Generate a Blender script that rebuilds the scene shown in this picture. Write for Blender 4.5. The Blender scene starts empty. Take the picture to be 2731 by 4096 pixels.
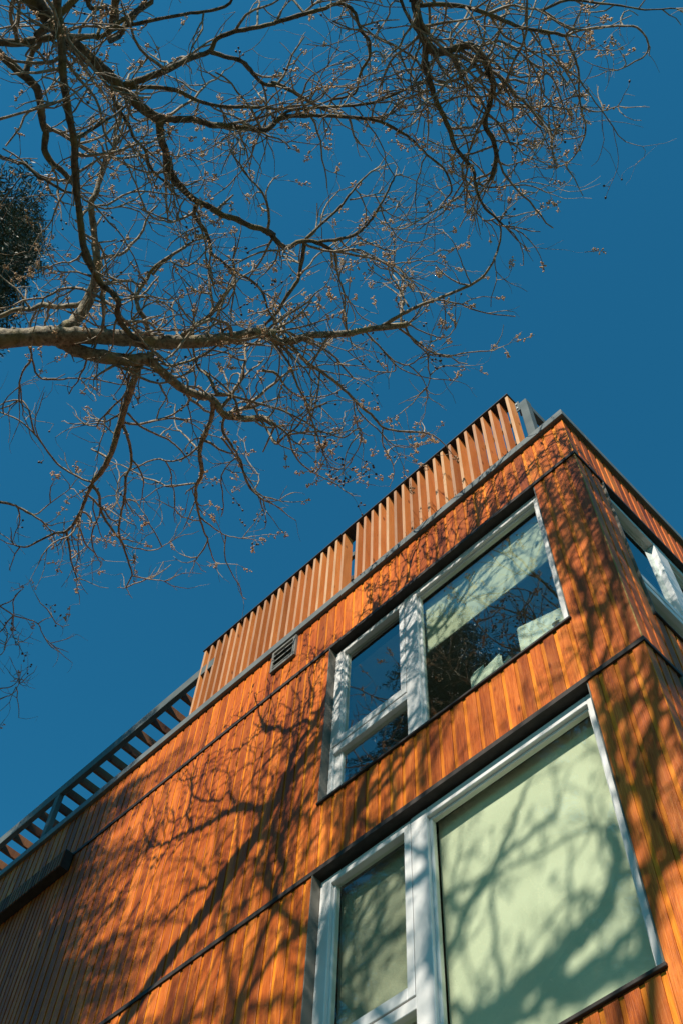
import bpy, bmesh, math, random
from mathutils import Vector, Matrix, noise as mnoise

# ------------------------------------------------------------------ camera
# world: X runs right along the street facade (corner of the house at X=0), Y runs into the house, Z up
SC = bpy.context.scene
CAM = Vector((1.61112, -4.2, 1.6))
R = ((0.71268915, 0.700655, 0.03401092),
     (-0.61304026, 0.64567022, -0.45529288),
     (-0.34096307, 0.30363223, 0.88969189))
F = 4441.727          # focal length in photograph pixels (2731 x 4096)
cd = bpy.data.cameras.new('camera'); cam = bpy.data.objects.new('camera', cd)
SC.collection.objects.link(cam); SC.camera = cam
cd.sensor_fit = 'VERTICAL'; cd.sensor_height = 36.0; cd.sensor_width = 24.0
cd.lens = 36.0 * F / 4096.0; cd.clip_start = 0.05; cd.clip_end = 3000
rx, dn, fw = Vector(R[0]), Vector(R[1]), Vector(R[2])
m = Matrix(((rx.x, -dn.x, -fw.x, CAM.x), (rx.y, -dn.y, -fw.y, CAM.y), (rx.z, -dn.z, -fw.z, CAM.z), (0, 0, 0, 1)))
cam.matrix_world = m

# ------------------------------------------------------------------ sky, sun, exposure
SUN_EL, SUN_AZ = math.radians(37.6), math.radians(20.0)     # azimuth off the facade normal, towards +X
S = Vector((math.sin(SUN_AZ)*math.cos(SUN_EL), -math.cos(SUN_AZ)*math.cos(SUN_EL), math.sin(SUN_EL)))
w = bpy.data.worlds.new('World'); SC.world = w; w.use_nodes = True
nt = w.node_tree; nt.nodes.clear()
out = nt.nodes.new('ShaderNodeOutputWorld'); bg = nt.nodes.new('ShaderNodeBackground')
sky = nt.nodes.new('ShaderNodeTexSky'); sky.sky_type = 'NISHITA'; sky.sun_disc = False
sky.sun_elevation = SUN_EL; sky.sun_rotation = math.atan2(S.x, S.y)
sky.altitude = 100; sky.air_density = 1.0; sky.dust_density = 0.2; sky.ozone_density = 1.6
tint = nt.nodes.new('ShaderNodeMix'); tint.data_type = 'RGBA'; tint.blend_type = 'MULTIPLY'
tint.inputs[0].default_value = 1.0
tint.inputs[7].default_value = (0.15, 0.88, 1.0, 1)      # the photograph's teal grade of a clear sky
nt.links.new(sky.outputs[0], tint.inputs[6]); nt.links.new(tint.outputs[2], bg.inputs[0])
nt.links.new(bg.outputs[0], out.inputs[0]); bg.inputs[1].default_value = 0.089
sd = bpy.data.lights.new('sun', 'SUN'); sd.energy = 5.0; sd.angle = math.radians(0.53); sd.color = (1.0, 0.93, 0.82)
so = bpy.data.objects.new('sun', sd); SC.collection.objects.link(so)
so.rotation_euler = S.to_track_quat('Z', 'Y').to_euler(); so.location = (4, -12, 20)
SC.view_settings.view_transform = 'Standard'; SC.view_settings.look = 'None'
SC.view_settings.exposure = 0.6; SC.view_settings.gamma = 1.0; SC.view_settings.use_curve_mapping = False

random.seed(11)
U = random.uniform

# ------------------------------------------------------------------ pixel to place
def ray(px, py):
    v = Vector((px-1365.5, py-2048.0, F))
    return Vector((R[0][0]*v.x+R[1][0]*v.y+R[2][0]*v.z, R[0][1]*v.x+R[1][1]*v.y+R[2][1]*v.z, R[0][2]*v.x+R[1][2]*v.y+R[2][2]*v.z))
def at_z(px, py, z):
    d = ray(px, py); return CAM + d*((z-CAM.z)/d.z)
def at_y(px, py, y):
    d = ray(px, py); return CAM + d*((y-CAM.y)/d.y)
def to_px(p):
    q = p-CAM; x, y, z = rx.dot(q), dn.dot(q), fw.dot(q)
    if z < 0.05: return (-9e9, -9e9)
    return (1365.5+F*x/z, 2048.0+F*y/z)
def in_frame(p, mg=60):
    x, y = to_px(p); return -mg < x < 2731+mg and -mg < y < 4096+mg

# ------------------------------------------------------------------ materials
MAT = {}
def mat(name, base, rough=0.6, metal=0.0, spec=0.5):
    mm = bpy.data.materials.new(name); mm.use_nodes = True
    b = mm.node_tree.nodes['Principled BSDF']
    b.inputs['Base Color'].default_value = (*base, 1); b.inputs['Roughness'].default_value = rough
    b.inputs['Metallic'].default_value = metal; b.inputs['Specular IOR Level'].default_value = spec
    MAT[name] = mm; return mm, mm.node_tree, b
def node(t, kind, **kw):
    n = t.nodes.new('ShaderNode'+kind)
    for k, v in kw.items(): setattr(n, k, v)
    return n
def ramp(t, stops):
    r = node(t, 'ValToRGB'); el = r.color_ramp.elements
    while len(el) < len(stops): el.new(0.5)
    for e, (p, c) in zip(el, stops): e.position = p; e.color = (*c, 1)
    return r
def mixc(t, a, b, fac, mode='MIX'):
    n = node(t, 'Mix', data_type='RGBA', blend_type=mode)
    for sock, v in ((n.inputs[0], fac), (n.inputs[6], a), (n.inputs[7], b)):
        if isinstance(v, (float, int)): sock.default_value = v
        elif isinstance(v, tuple): sock.default_value = (*v, 1)
        else: t.links.new(v, sock)
    return n.outputs[2]

def wood(name, dark, mid, light, rough, knots=True, vary=0.55, bump=0.25):
    mm, t, b = mat(name, mid, rough, spec=0.16)
    tc = node(t, 'TexCoord'); oi = node(t, 'ObjectInfo')
    mul = node(t, 'Math', operation='MULTIPLY'); mul.inputs[1].default_value = 57.3
    t.links.new(oi.outputs['Random'], mul.inputs[0])
    cmb = node(t, 'CombineXYZ'); t.links.new(mul.outputs[0], cmb.inputs[0]); t.links.new(mul.outputs[0], cmb.inputs[1]); t.links.new(mul.outputs[0], cmb.inputs[2])
    add = node(t, 'VectorMath', operation='ADD'); t.links.new(tc.outputs['Object'], add.inputs[0]); t.links.new(cmb.outputs[0], add.inputs[1])
    def noise(sc, scale, detail=6, rg=0.6, dist=0.0):
        mp = node(t, 'Mapping'); mp.inputs['Scale'].default_value = sc
        t.links.new(add.outputs[0], mp.inputs[0])
        n = node(t, 'TexNoise'); n.inputs['Scale'].default_value = scale; n.inputs['Detail'].default_value = detail
        n.inputs['Roughness'].default_value = rg; n.inputs['Distortion'].default_value = dist
        t.links.new(mp.outputs[0], n.inputs['Vector']); return n.outputs[0]
    grain = noise((26, 26, 1.1), 3.2, 7, 0.65, 1.4)
    blot = noise((5, 5, 0.9), 1.6, 4, 0.55, 0.5)
    fine = noise((120, 120, 4.0), 3.0, 3, 0.6)
    r1 = ramp(t, [(0.34, dark), (0.50, mid), (0.68, light)])
    mx = node(t, 'Math', operation='MULTIPLY_ADD'); mx.inputs[1].default_value = 0.55
    t.links.new(grain, mx.inputs[0])
    bl = node(t, 'Math', operation='MULTIPLY'); bl.inputs[1].default_value = 0.45; t.links.new(blot, bl.inputs[0]); t.links.new(bl.outputs[0], mx.inputs[2])
    t.links.new(mx.outputs[0], r1.inputs[0])
    col = r1.outputs[0]
    # each board a little lighter or darker, redder or yellower
    rv = ramp(t, [(0.0, (1-vary, 1-vary*1.05, 1-vary)), (0.45, (0.97, 0.93, 0.9)), (1.0, (1.18, 1.28, 1.2))])
    t.links.new(oi.outputs['Random'], rv.inputs[0])
    col = mixc(t, col, rv.outputs[0], 0.8, 'MULTIPLY')
    if knots:
        mp = node(t, 'Mapping'); mp.inputs['Scale'].default_value = (1.0, 1.0, 0.42); t.links.new(add.outputs[0], mp.inputs[0])
        v = node(t, 'TexVoronoi'); v.inputs['Scale'].default_value = 7.5; t.links.new(mp.outputs[0], v.inputs['Vector'])
        kr = ramp(t, [(0.0, (1, 1, 1)), (0.09, (0.6, 0.6, 0.6)), (0.17, (0, 0, 0))]); t.links.new(v.outputs['Distance'], kr.inputs[0])
        col = mixc(t, col, (dark[0]*0.32, dark[1]*0.3, dark[2]*0.4), kr.outputs[0])
    t.links.new(col, b.inputs['Base Color'])
    rr = node(t, 'MapRange'); rr.inputs[3].default_value = rough-0.12; rr.inputs[4].default_value = rough+0.15
    t.links.new(fine, rr.inputs[0]); t.links.new(rr.outputs[0], b.inputs['Roughness'])
    bp = node(t, 'Bump'); bp.inputs['Strength'].default_value = bump; bp.inputs['Distance'].default_value = 0.004
    sm = node(t, 'Math', operation='ADD'); t.links.new(grain, sm.inputs[0]); t.links.new(fine, sm.inputs[1])
    t.links.new(sm.outputs[0], bp.inputs['Height']); t.links.new(bp.outputs[0], b.inputs['Normal'])
    return mm

wood('cedar_face', (0.17, 0.030, 0.005), (0.45, 0.098, 0.012), (0.66, 0.205, 0.036), 0.42, bump=0.4)
wood('cedar_channel', (0.38, 0.088, 0.007), (0.58, 0.165, 0.011), (0.72, 0.26, 0.026), 0.5, knots=False, vary=0.35)
wood('slat_face', (0.52, 0.15, 0.035), (0.66, 0.215, 0.055), (0.74, 0.27, 0.085), 0.6, vary=0.42, bump=0.15)
wood('slat_edge', (0.30, 0.145, 0.075), (0.39, 0.21, 0.115), (0.47, 0.28, 0.17), 0.65, knots=False, vary=0.35, bump=0.1)
wood('joist_wood', (0.13, 0.05, 0.022), (0.19, 0.08, 0.036), (0.25, 0.11, 0.05), 0.6)

def mottled(name, c1, c2, rough, scale=8.0, metal=0.0, bump=0.05, spec=0.5):
    mm, t, b = mat(name, c1, rough, metal, spec)
    tc = node(t, 'TexCoord'); n = node(t, 'TexNoise'); n.inputs['Scale'].default_value = scale; n.inputs['Detail'].default_value = 6
    t.links.new(tc.outputs['Object'], n.inputs['Vector'])
    r = ramp(t, [(0.3, c1), (0.7, c2)]); t.links.new(n.outputs[0], r.inputs[0]); t.links.new(r.outputs[0], b.inputs['Base Color'])
    if bump:
        bp = node(t, 'Bump'); bp.inputs['Strength'].default_value = bump; bp.inputs['Distance'].default_value = 0.01
        t.links.new(n.outputs[0], bp.inputs['Height']); t.links.new(bp.outputs[0], b.inputs['Normal'])
    return mm
mottled('flashing_metal', (0.030, 0.024, 0.021), (0.050, 0.041, 0.036), 0.6, 14, spec=0.2)
mottled('jamb_metal', (0.105, 0.095, 0.075), (0.15, 0.135, 0.11), 0.5, 10)
mottled('coping_metal', (0.10, 0.115, 0.113), (0.15, 0.165, 0.16), 0.5, 5, bump=0.03, spec=0.25)
mottled('steel_grey', (0.075, 0.09, 0.088), (0.11, 0.125, 0.12), 0.55, 5, bump=0.03, spec=0.15)
mottled('vent_metal', (0.10, 0.10, 0.09), (0.19, 0.185, 0.16), 0.5, 14, spec=0.2)
mottled('vinyl_white', (0.55, 0.54, 0.515), (0.62, 0.61, 0.59), 0.38, 3, bump=0.0)
mottled('building_paper', (0.012, 0.011, 0.010), (0.022, 0.02, 0.018), 0.9, 5)
mottled('cap_dark', (0.012, 0.010, 0.009), (0.022, 0.02, 0.017), 0.6, 5)
mottled('corner_trim', (0.26, 0.15, 0.05), (0.36, 0.22, 0.08), 0.7, 20, spec=0.08)
mottled('plaster', (0.42, 0.42, 0.38), (0.5, 0.5, 0.46), 0.9, 3)
mottled('room_floor', (0.12, 0.08, 0.05), (0.18, 0.12, 0.08), 0.6, 4)
mottled('paper_white', (0.72, 0.74, 0.70), (0.82, 0.83, 0.80), 0.8, 6)
mottled('computer_shell', (0.66, 0.68, 0.66), (0.74, 0.75, 0.73), 0.45, 4, bump=0)
mottled('dark_print', (0.02, 0.02, 0.02), (0.03, 0.03, 0.03), 0.5, 4, bump=0)
mottled('clay_pot', (0.25, 0.1, 0.05), (0.35, 0.15, 0.08), 0.8, 10)
mottled('plant_leaf', (0.06, 0.12, 0.03), (0.16, 0.22, 0.06), 0.5, 30)
mottled('membrane', (0.10, 0.10, 0.10), (0.14, 0.14, 0.14), 0.9, 2)
mottled('concrete', (0.10, 0.092, 0.085), (0.15, 0.14, 0.13), 0.9, 3, bump=0.2)
mottled('asphalt', (0.035, 0.036, 0.038), (0.065, 0.066, 0.068), 0.92, 30, bump=0.4)
mottled('grass_ground', (0.022, 0.03, 0.010), (0.042, 0.048, 0.018), 0.95, 1.5, bump=0.5)
mottled('pod', (0.035, 0.022, 0.014), (0.10, 0.06, 0.035), 0.6, 60)
mottled('bud', (0.46, 0.26, 0.12), (0.66, 0.42, 0.22), 0.7, 60)
mottled('needles', (0.016, 0.026, 0.010), (0.07, 0.075, 0.022), 0.55, 4, bump=0)

# blind cloth: diffuse with a little light passing through
mm, t, b = mat('blind_cloth', (0.70, 0.70, 0.64), 0.9)
tc = node(t, 'TexCoord'); n = node(t, 'TexNoise'); n.inputs['Scale'].default_value = 2.2; t.links.new(tc.outputs['Object'], n.inputs['Vector'])
r = ramp(t, [(0.35, (0.53, 0.53, 0.455)), (0.65, (0.61, 0.605, 0.53))]); t.links.new(n.outputs[0], r.inputs[0]); t.links.new(r.outputs[0], b.inputs['Base Color'])

# window glass: sees through with a green tint, mirrors more towards grazing
def glass(name, col, r0):
    mm = bpy.data.materials.new(name); mm.use_nodes = True; t = mm.node_tree; t.nodes.clear()
    o = node(t, 'OutputMaterial'); tr = node(t, 'BsdfTransparent'); tr.inputs[0].default_value = (*col, 1)
    gl = node(t, 'BsdfGlossy'); gl.inputs['Roughness'].default_value = 0.0; gl.inputs['Color'].default_value = (0.86, 0.95, 0.93, 1)
    lw = node(t, 'LayerWeight'); lw.inputs[0].default_value = 0.5
    pw = node(t, 'Math', operation='POWER'); pw.inputs[1].default_value = 3.0; t.links.new(lw.outputs['Facing'], pw.inputs[0])
    fr = node(t, 'MapRange'); fr.inputs[3].default_value = r0; fr.inputs[4].default_value = 1.0; t.links.new(pw.outputs[0], fr.inputs[0])
    tc = node(t, 'TexCoord'); n = node(t, 'TexNoise'); n.inputs['Scale'].default_value = 0.9; n.inputs['Detail'].default_value = 1
    bp = node(t, 'Bump'); bp.inputs['Strength'].default_value = 0.04; bp.inputs['Distance'].default_value = 0.02
    t.links.new(tc.outputs['Object'], n.inputs['Vector']); t.links.new(n.outputs[0], bp.inputs['Height']); t.links.new(bp.outputs[0], gl.inputs['Normal'])
    mx = node(t, 'MixShader'); t.links.new(fr.outputs[0], mx.inputs[0]); t.links.new(tr.outputs[0], mx.inputs[1]); t.links.new(gl.outputs[0], mx.inputs[2])
    t.links.new(mx.outputs[0], o.inputs[0]); MAT[name] = mm
glass('boosted_glass', (0.80, 0.87, 0.76), 0.16)  # same glass, extra mirror share put in so upper panes reflect more sky
glass('window_glass', (0.86, 0.91, 0.79), 0.06)
mm = bpy.data.materials.new('insect_mesh'); mm.use_nodes = True; t = mm.node_tree; t.nodes.clear()
o = node(t, 'OutputMaterial'); tr = node(t, 'BsdfTransparent'); df = node(t, 'BsdfDiffuse'); df.inputs[0].default_value = (0.03, 0.03, 0.028, 1)
mx = node(t, 'MixShader'); mx.inputs[0].default_value = 0.28
t.links.new(tr.outputs[0], mx.inputs[1]); t.links.new(df.outputs[0], mx.inputs[2]); t.links.new(mx.outputs[0], o.inputs[0]); MAT['insect_mesh'] = mm

# bark: grey-brown, furrowed, with yellow-green moss patches
def bark(name, c1, c2, moss, amt, scale):
    mm, t, b = mat(name, c1, 0.9)
    tc = node(t, 'TexCoord')
    n = node(t, 'TexNoise'); n.inputs['Scale'].default_value = scale; n.inputs['Detail'].default_value = 8; n.inputs['Roughness'].default_value = 0.7
    n2 = node(t, 'TexNoise'); n2.inputs['Scale'].default_value = 5.0; n2.inputs['Detail'].default_value = 6
    for q in (n, n2): t.links.new(tc.outputs['Object'], q.inputs['Vector'])
    r = ramp(t, [(0.35, c1), (0.62, c2)]); t.links.new(n.outputs[0], r.inputs[0])
    r2 = ramp(t, [(0.5, (0, 0, 0)), (0.62, (amt, amt, amt))]); t.links.new(n2.outputs[0], r2.inputs[0])
    col = mixc(t, r.outputs[0], moss, r2.outputs[0]); t.links.new(col, b.inputs['Base Color'])
    bp = node(t, 'Bump'); bp.inputs['Strength'].default_value = 0.9; bp.inputs['Distance'].default_value = 0.02
    t.links.new(n.outputs[0], bp.inputs['Height']); t.links.new(bp.outputs[0], b.inputs['Normal'])
bark('bark_limb', (0.06, 0.048, 0.033), (0.36, 0.30, 0.21), (0.27, 0.23, 0.085), 0.55, 22)
bark('bark_dark', (0.025, 0.019, 0.012), (0.16, 0.128, 0.085), (0.2, 0.17, 0.055), 0.5, 22)
bark('bark_twig', (0.14, 0.10, 0.07), (0.42, 0.34, 0.24), (0.2, 0.15, 0.07), 0.3, 30)
bark('bark_conifer', (0.06, 0.04, 0.028), (0.13, 0.09, 0.06), (0.1, 0.09, 0.04), 0.3, 12)

# ------------------------------------------------------------------ mesh helpers
COL = SC.collection
def link(name, me, mats, parent=None):
    o = bpy.data.objects.new(name, me); COL.objects.link(o)
    if me is not None and not me.materials:
        for mn in (mats if isinstance(mats, (list, tuple)) else [mats]): me.materials.append(MAT[mn])
    if parent is not None: o.parent = parent
    return o
def tag(o, label, cat, group=None, kind=None):
    o['label'] = label
    if cat: o['category'] = cat
    if group: o['group'] = group
    if kind: o['kind'] = kind
    return o
def empty(name, loc):
    o = bpy.data.objects.new(name, None); COL.objects.link(o); o.location = loc; o.empty_display_size = 0.3; return o

class MB:
    """collects boxes, prisms and tubes into one mesh"""
    def __init__(s): s.v = []; s.f = []; s.mi = []; s.sm = []
    def quad(s, pts, mi=0):
        k = len(s.v); s.v += [tuple(p) for p in pts]; s.f.append(tuple(range(k, k+len(pts)))); s.mi.append(mi); s.sm.append(False)
    def box(s, a, b, mi=0, T=None, ch=0.0):
        x0, x1 = sorted((a[0], b[0])); y0, y1 = sorted((a[1], b[1])); z0, z1 = sorted((a[2], b[2]))
        if ch <= 0:
            P = [(x0,y0,z0),(x1,y0,z0),(x1,y1,z0),(x0,y1,z0),(x0,y0,z1),(x1,y0,z1),(x1,y1,z1),(x0,y1,z1)]
            FF = [(0,3,2,1),(4,5,6,7),(0,1,5,4),(1,2,6,5),(2,3,7,6),(3,0,4,7)]
        else:
            bm = bmesh.new(); bmesh.ops.create_cube(bm, size=1.0)
            for v in bm.verts: v.co = ((x0+x1)/2+v.co.x*(x1-x0), (y0+y1)/2+v.co.y*(y1-y0), (z0+z1)/2+v.co.z*(z1-z0))
            bmesh.ops.bevel(bm, geom=bm.edges[:], offset=ch, segments=1, affect='EDGES')
            bm.verts.index_update(); P = [tuple(v.co) for v in bm.verts]; FF = [tuple(q.index for q in f.verts) for f in bm.faces]; bm.free()
        if T: P = [T(*p) for p in P]
        k = len(s.v); s.v += P
        for f in FF: s.f.append(tuple(k+i for i in f)); s.mi.append(mi); s.sm.append(False)
    def tube(s, pts, rad, n=6, mi=0, cap=True):
        m_ = len(pts)
        if m_ < 2: return
        k0 = len(s.v); prev = None
        for i, p in enumerate(pts):
            d = (pts[min(i+1, m_-1)]-pts[max(i-1, 0)])
            if d.length < 1e-9: d = Vector((0, 0, 1))
            d.normalize()
            if prev is None:
                a = d.cross(Vector((0.31, 0.84, 0.44)))
                if a.length < 0.1: a = d.cross(Vector((1, 0, 0)))
            else:
                a = prev - d*prev.dot(d)
                if a.length < 1e-6: a = d.orthogonal()
            a.normalize(); prev = a; b_ = d.cross(a)
            for j in range(n):
                an = 2*math.pi*j/n; q = p + (a*math.cos(an)+b_*math.sin(an))*rad[i]; s.v.append((q.x, q.y, q.z))
        for i in range(m_-1):
            for j in range(n):
                s.f.append((k0+i*n+j, k0+i*n+(j+1) % n, k0+(i+1)*n+(j+1) % n, k0+(i+1)*n+j)); s.mi.append(mi); s.sm.append(True)
        if cap:
            s.f.append(tuple(k0+(m_-1)*n+j for j in range(n))); s.mi.append(mi); s.sm.append(False)
            s.f.append(tuple(k0+j for j in reversed(range(n)))); s.mi.append(mi); s.sm.append(False)
    def spindle(s, p, d, L, r, n=5, mi=0):
        d = d.normalized(); a = d.orthogonal().normalized(); b_ = d.cross(a)
        k = len(s.v); s.v.append(tuple(p))
        for (tt, rr) in ((0.3, 0.85), (0.65, 1.0)):
            for j in range(n):
                an = 2*math.pi*j/n; s.v.append(tuple(p+d*(L*tt)+(a*math.cos(an)+b_*math.sin(an))*(r*rr)))
        s.v.append(tuple(p+d*L))
        for j in range(n):
            j2 = (j+1) % n
            for f in ((k, k+1+j2, k+1+j), (k+1+j, k+1+j2, k+1+n+j2, k+1+n+j), (k+1+n+j, k+1+n+j2, k+1+2*n)):
                s.f.append(f); s.mi.append(mi); s.sm.append(True)
    def octa(s, p, r, mi=0):
        k = len(s.v)
        for q in ((r,0,0),(0,r,0),(-r,0,0),(0,-r,0),(0,0,r*1.3),(0,0,-r*1.1)): s.v.append((p.x+q[0], p.y+q[1], p.z+q[2]))
        for a, b_ in ((0,1),(1,2),(2,3),(3,0)):
            s.f.append((k+a, k+b_, k+4)); s.f.append((k+b_, k+a, k+5)); s.mi += [mi, mi]; s.sm += [True, True]
    def mesh(s, name):
        me = bpy.data.meshes.new(name); me.from_pydata(s.v, [], s.f)
        me.polygons.foreach_set('material_index', s.mi); me.polygons.foreach_set('use_smooth', s.sm); me.update(); return me
    def build(s, name, mats, parent=None): return link(name, s.mesh(name), mats, parent)

# ------------------------------------------------------------------ ground, pavement, road
g = MB(); g.box((-400, -400, -0.5), (400, 400, 0.0)); o = g.build('ground', 'grass_ground'); tag(o, 'grassy ground around the house', None, kind='structure')
g = MB(); g.box((-60, -4.6, 0.004), (60, -2.6, 0.05)); o = g.build('pavement', 'concrete'); tag(o, 'pale concrete pavement in front of the house', None, kind='structure')
g = MB(); g.box((-200, -17.0, 0.001), (200, -9.6, 0.012)); o = g.build('road', 'asphalt'); tag(o, 'asphalt road beyond the verge', None, kind='structure')
g = MB(); g.box((-200, -9.58, 0.002), (200, -9.42, 0.13), ch=0.015); o = g.build('kerb', 'concrete'); tag(o, 'concrete kerb along the road', None, kind='structure')

# ------------------------------------------------------------------ the house
HOUSE = empty('timber_clad_house', (-7, 4, 0))
tag(HOUSE, 'orange cedar clad house with white windows and slatted roof terrace', 'house')
HOUSE_INV = Matrix.Translation((7, -4, 0))
def part(mb, name, mats, parent=None):
    o = mb.build(name, mats); o.parent = parent or HOUSE
    if parent is None: o.matrix_parent_inverse = HOUSE_INV
    return o
FRONT = lambda u, d, z: (u, d, z)
SIDE = lambda u, d, z: (-d, u, z)
Z1T, Z1B = 10.935, 10.888       # upper flashing band
Z2T, Z2B = 7.885, 7.842         # lower flashing band
CT, CB = 11.828, 11.714         # coping
Z3 = 4.85
WX0, WX1 = -3.118, -0.476       # window openings in the front wall
UW = (8.63, 10.885); LW = (5.48, 7.838)
SX0 = 0.395; SX1 = SX0+(WX1-WX0)
TH = 0.30                       # wall thickness behind the boards
LEFT, DEEP = -15.0, 9.0

def wall_with_holes(name, T, u0, u1, z0, z1, holes, d0=0.021, d1=0.021+TH):
    """backing wall: pieces around the openings (holes = (ua, ub, za, zb), sorted from the top down, alike in u)"""
    b_ = MB(); ua, ub = holes[0][0], holes[0][1]
    b_.box((u0, d0, z0), (ua, d1, z1), T=T); b_.box((ub, d0, z0), (u1, d1, z1), T=T)
    top = z1
    for (_, _, za, zb) in holes:
        b_.box((ua+0.0005, d0+0.0005, zb), (ub-0.0005, d1-0.0005, top), T=T); top = za
    b_.box((ua+0.0005, d0+0.0005, z0), (ub-0.0005, d1-0.0005, top), T=T)
    return part(b_, name, 'building_paper')
FW = wall_with_holes('wall', FRONT, LEFT, -0.021, Z3, CB-0.002, [(WX0, WX1, *UW), (WX0, WX1, *LW)])
SW = wall_with_holes('wall', SIDE, 0.025, DEEP, Z3, CB-0.002, [(SX0, SX1, *UW), (SX0, SX1, *LW)])

PITCH, CH = 0.1286, 0.033
def plank_mesh(L, pitch=PITCH, ch=CH, rec=0.009, T=None):
    """channel siding board, channel on its left; local u 0..pitch, depth 0 = face, z 0..L"""
    key = (round(L, 3), pitch, ch, T is SIDE)
    if key in plank_mesh.cache: return plank_mesh.cache[key]
    b_ = MB(); c = 0.0022
    prof = [(0.0, 0.0205), (0.0, rec), (ch, rec), (ch, c), (ch+c, 0.0), (pitch-0.0012-c, 0.0), (pitch-0.0012, c), (pitch-0.0012, 0.0205)]
    mi = [1, 1, 1, 0, 0, 0, 0]
    if T is SIDE: prof = [(pitch-u, d) for u, d in reversed(prof)]; mi = list(reversed(mi))
    for i in range(len(prof)-1):
        (u0, d0), (u1, d1) = prof[i], prof[i+1]
        q = [(u0, d0, 0), (u1, d1, 0), (u1, d1, L), (u0, d0, L)]
        if T: q = [T(*p) for p in q]
        b_.quad(q, mi[i])
    for z, rv in ((0, True), (L, False)):
        q = [(u, d, z) for u, d in (reversed(prof) if rv else prof)]
        if T: q = [T(*p) for p in q]
        b_.quad(q, 0)
    me = b_.mesh('plank'); me.materials.append(MAT['cedar_face']); me.materials.append(MAT['cedar_channel'])
    plank_mesh.cache[key] = me; return me
plank_mesh.cache = {}
def plank(parent, loc, L, **kw):
    o = bpy.data.objects.new('plank', plank_mesh(L, **kw)); COL.objects.link(o); o.parent = parent; o.location = loc
    return o
# FW and SW carry house offset through their parent inverse, so children sit in world coordinates already
U0 = -0.1335
def hz(): return U(-0.0012, 0.0012)
def front_planks(z0, z1, i0, i1, holes=None):
    for i in range(i0, i1):
        u = U0 - i*PITCH; e = u+PITCH
        if holes and e > WX0 and u < WX1:
            (a, b_), = holes
            if u < WX0-0.02:                 # trimmed beside the left jamb
                plank(FW, (u, hz(), z0), z1-z0, pitch=WX0-0.001-u, ch=CH); plank(FW, (WX0, hz(), a), b_-a, pitch=e-WX0, ch=0.0001)
            elif e > WX1+0.02:               # trimmed beside the right jamb
                plank(FW, (WX1+0.001, hz(), z0), z1-z0, pitch=e-WX1-0.001, ch=0.0001); plank(FW, (u, hz(), a), b_-a, pitch=WX1-u, ch=CH)
            else: plank(FW, (u, hz(), a), b_-a)
        else: plank(FW, (u, hz(), z0), z1-z0)
NL = 56                                   # boards up to the ribbed box
front_planks(Z1T-0.02, CB-0.001, 0, 70)
front_planks(Z2T-0.02, Z1B+0.02, 0, NL, [(Z2T-0.02, UW[0]-0.015)])
front_planks(Z3, Z2B+0.02, 0, 50, [(Z3, LW[0]-0.015)])
XB = U0-(NL-1)*PITCH                      # left end of the wide boards
# corner boards filling from the last joint to the corner
for z0, z1 in ((Z1T-0.02, CB-0.001), (Z2T-0.02, Z1B+0.02), (Z3, Z2B+0.02)):
    plank(FW, (U0+PITCH, 0.0002, z0), z1-z0, pitch=0.0045, ch=0.0001)
# narrow boards beyond, and boards far to the left that the photograph hardly shows
NP = 0.083
for i in range(17): plank(FW, (XB-(i+1)*NP, hz()+0.03*0, Z2T-0.02), 10.66-Z2T+0.02, pitch=NP, ch=0.02)
def stuff_planks(name, T, spans, parent):
    b_ = MB()
    for (u, z0, z1, p) in spans:
        b_.box((u, 0.011, z0), (u+p-0.001, 0.0205, z1), 1, T); b_.box((u+0.028*(T is FRONT), 0.0, z0), (u+p-0.0012-0.028*(T is SIDE), 0.0112, z1), 0, T)
    o = b_.build(name, ['cedar_face', 'cedar_channel']); o.parent = parent; o['kind'] = 'stuff'; return o
sp = [(U0-i*PITCH, Z1T-0.02, CB-0.001, PITCH) for i in range(70, 114)]
sp += [(U0-i*PITCH, Z3, Z2B+0.02, PITCH) for i in range(50, 114)]
sp += [(XB-(i+1)*NP, Z2T-0.02, 10.66, NP) for i in range(17, 88)]
stuff_planks('planks', FRONT, sp, FW)
# side wall boards
SU = [0.0015+i*PITCH for i in range(0, 66)]
sp = []
for i, u in enumerate(SU):
    vis = i < 20
    inwin = u+PITCH*0.6 > SX0 and u+PITCH*0.4 < SX1
    bands = [(Z1T-0.02, CB-0.001)]
    bands += [(Z2T-0.02, UW[0]-0.015)] if inwin else [(Z2T-0.02, Z1B+0.02)]
    bands += [(Z3, LW[0]-0.015)] if inwin else [(Z3, Z2B+0.02)]
    for bi, (a, b_) in enumerate(bands):
        if vis and (bi == 0 or (bi == 1 and i < 13) or (bi == 2 and i < 5)): plank(SW, (hz(), u, a), b_-a, T=SIDE)
        else: sp.append((u, a, b_, PITCH))
stuff_planks('planks', SIDE, sp, SW)

# plain storey below, down to the ground
b_ = MB(); b_.box((LEFT, 0.0, 0.0), (0.0, DEEP, Z3-0.05)); b_.box((LEFT, 0.03, Z3-0.05), (-0.03, DEEP, Z3)); part(b_, 'base_wall', 'concrete')

# flashing strips: a fin standing proud of the boards
def strip(name, zt, zb, proud, m_='flashing_metal'):
    b_ = MB()
    b_.box((LEFT, -proud, zb), (proud, 0.0208, zt)); b_.box((0.0, 0.0208, zb), (proud, DEEP, zt)); b_.box((-0.0208, 0.0208, zb), (-0.0002, DEEP, zt-0.001))
    part(b_, name, m_)
strip('flashing', Z1T, Z1B, 0.014); strip('flashing', Z2T, Z2B, 0.014)
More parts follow.
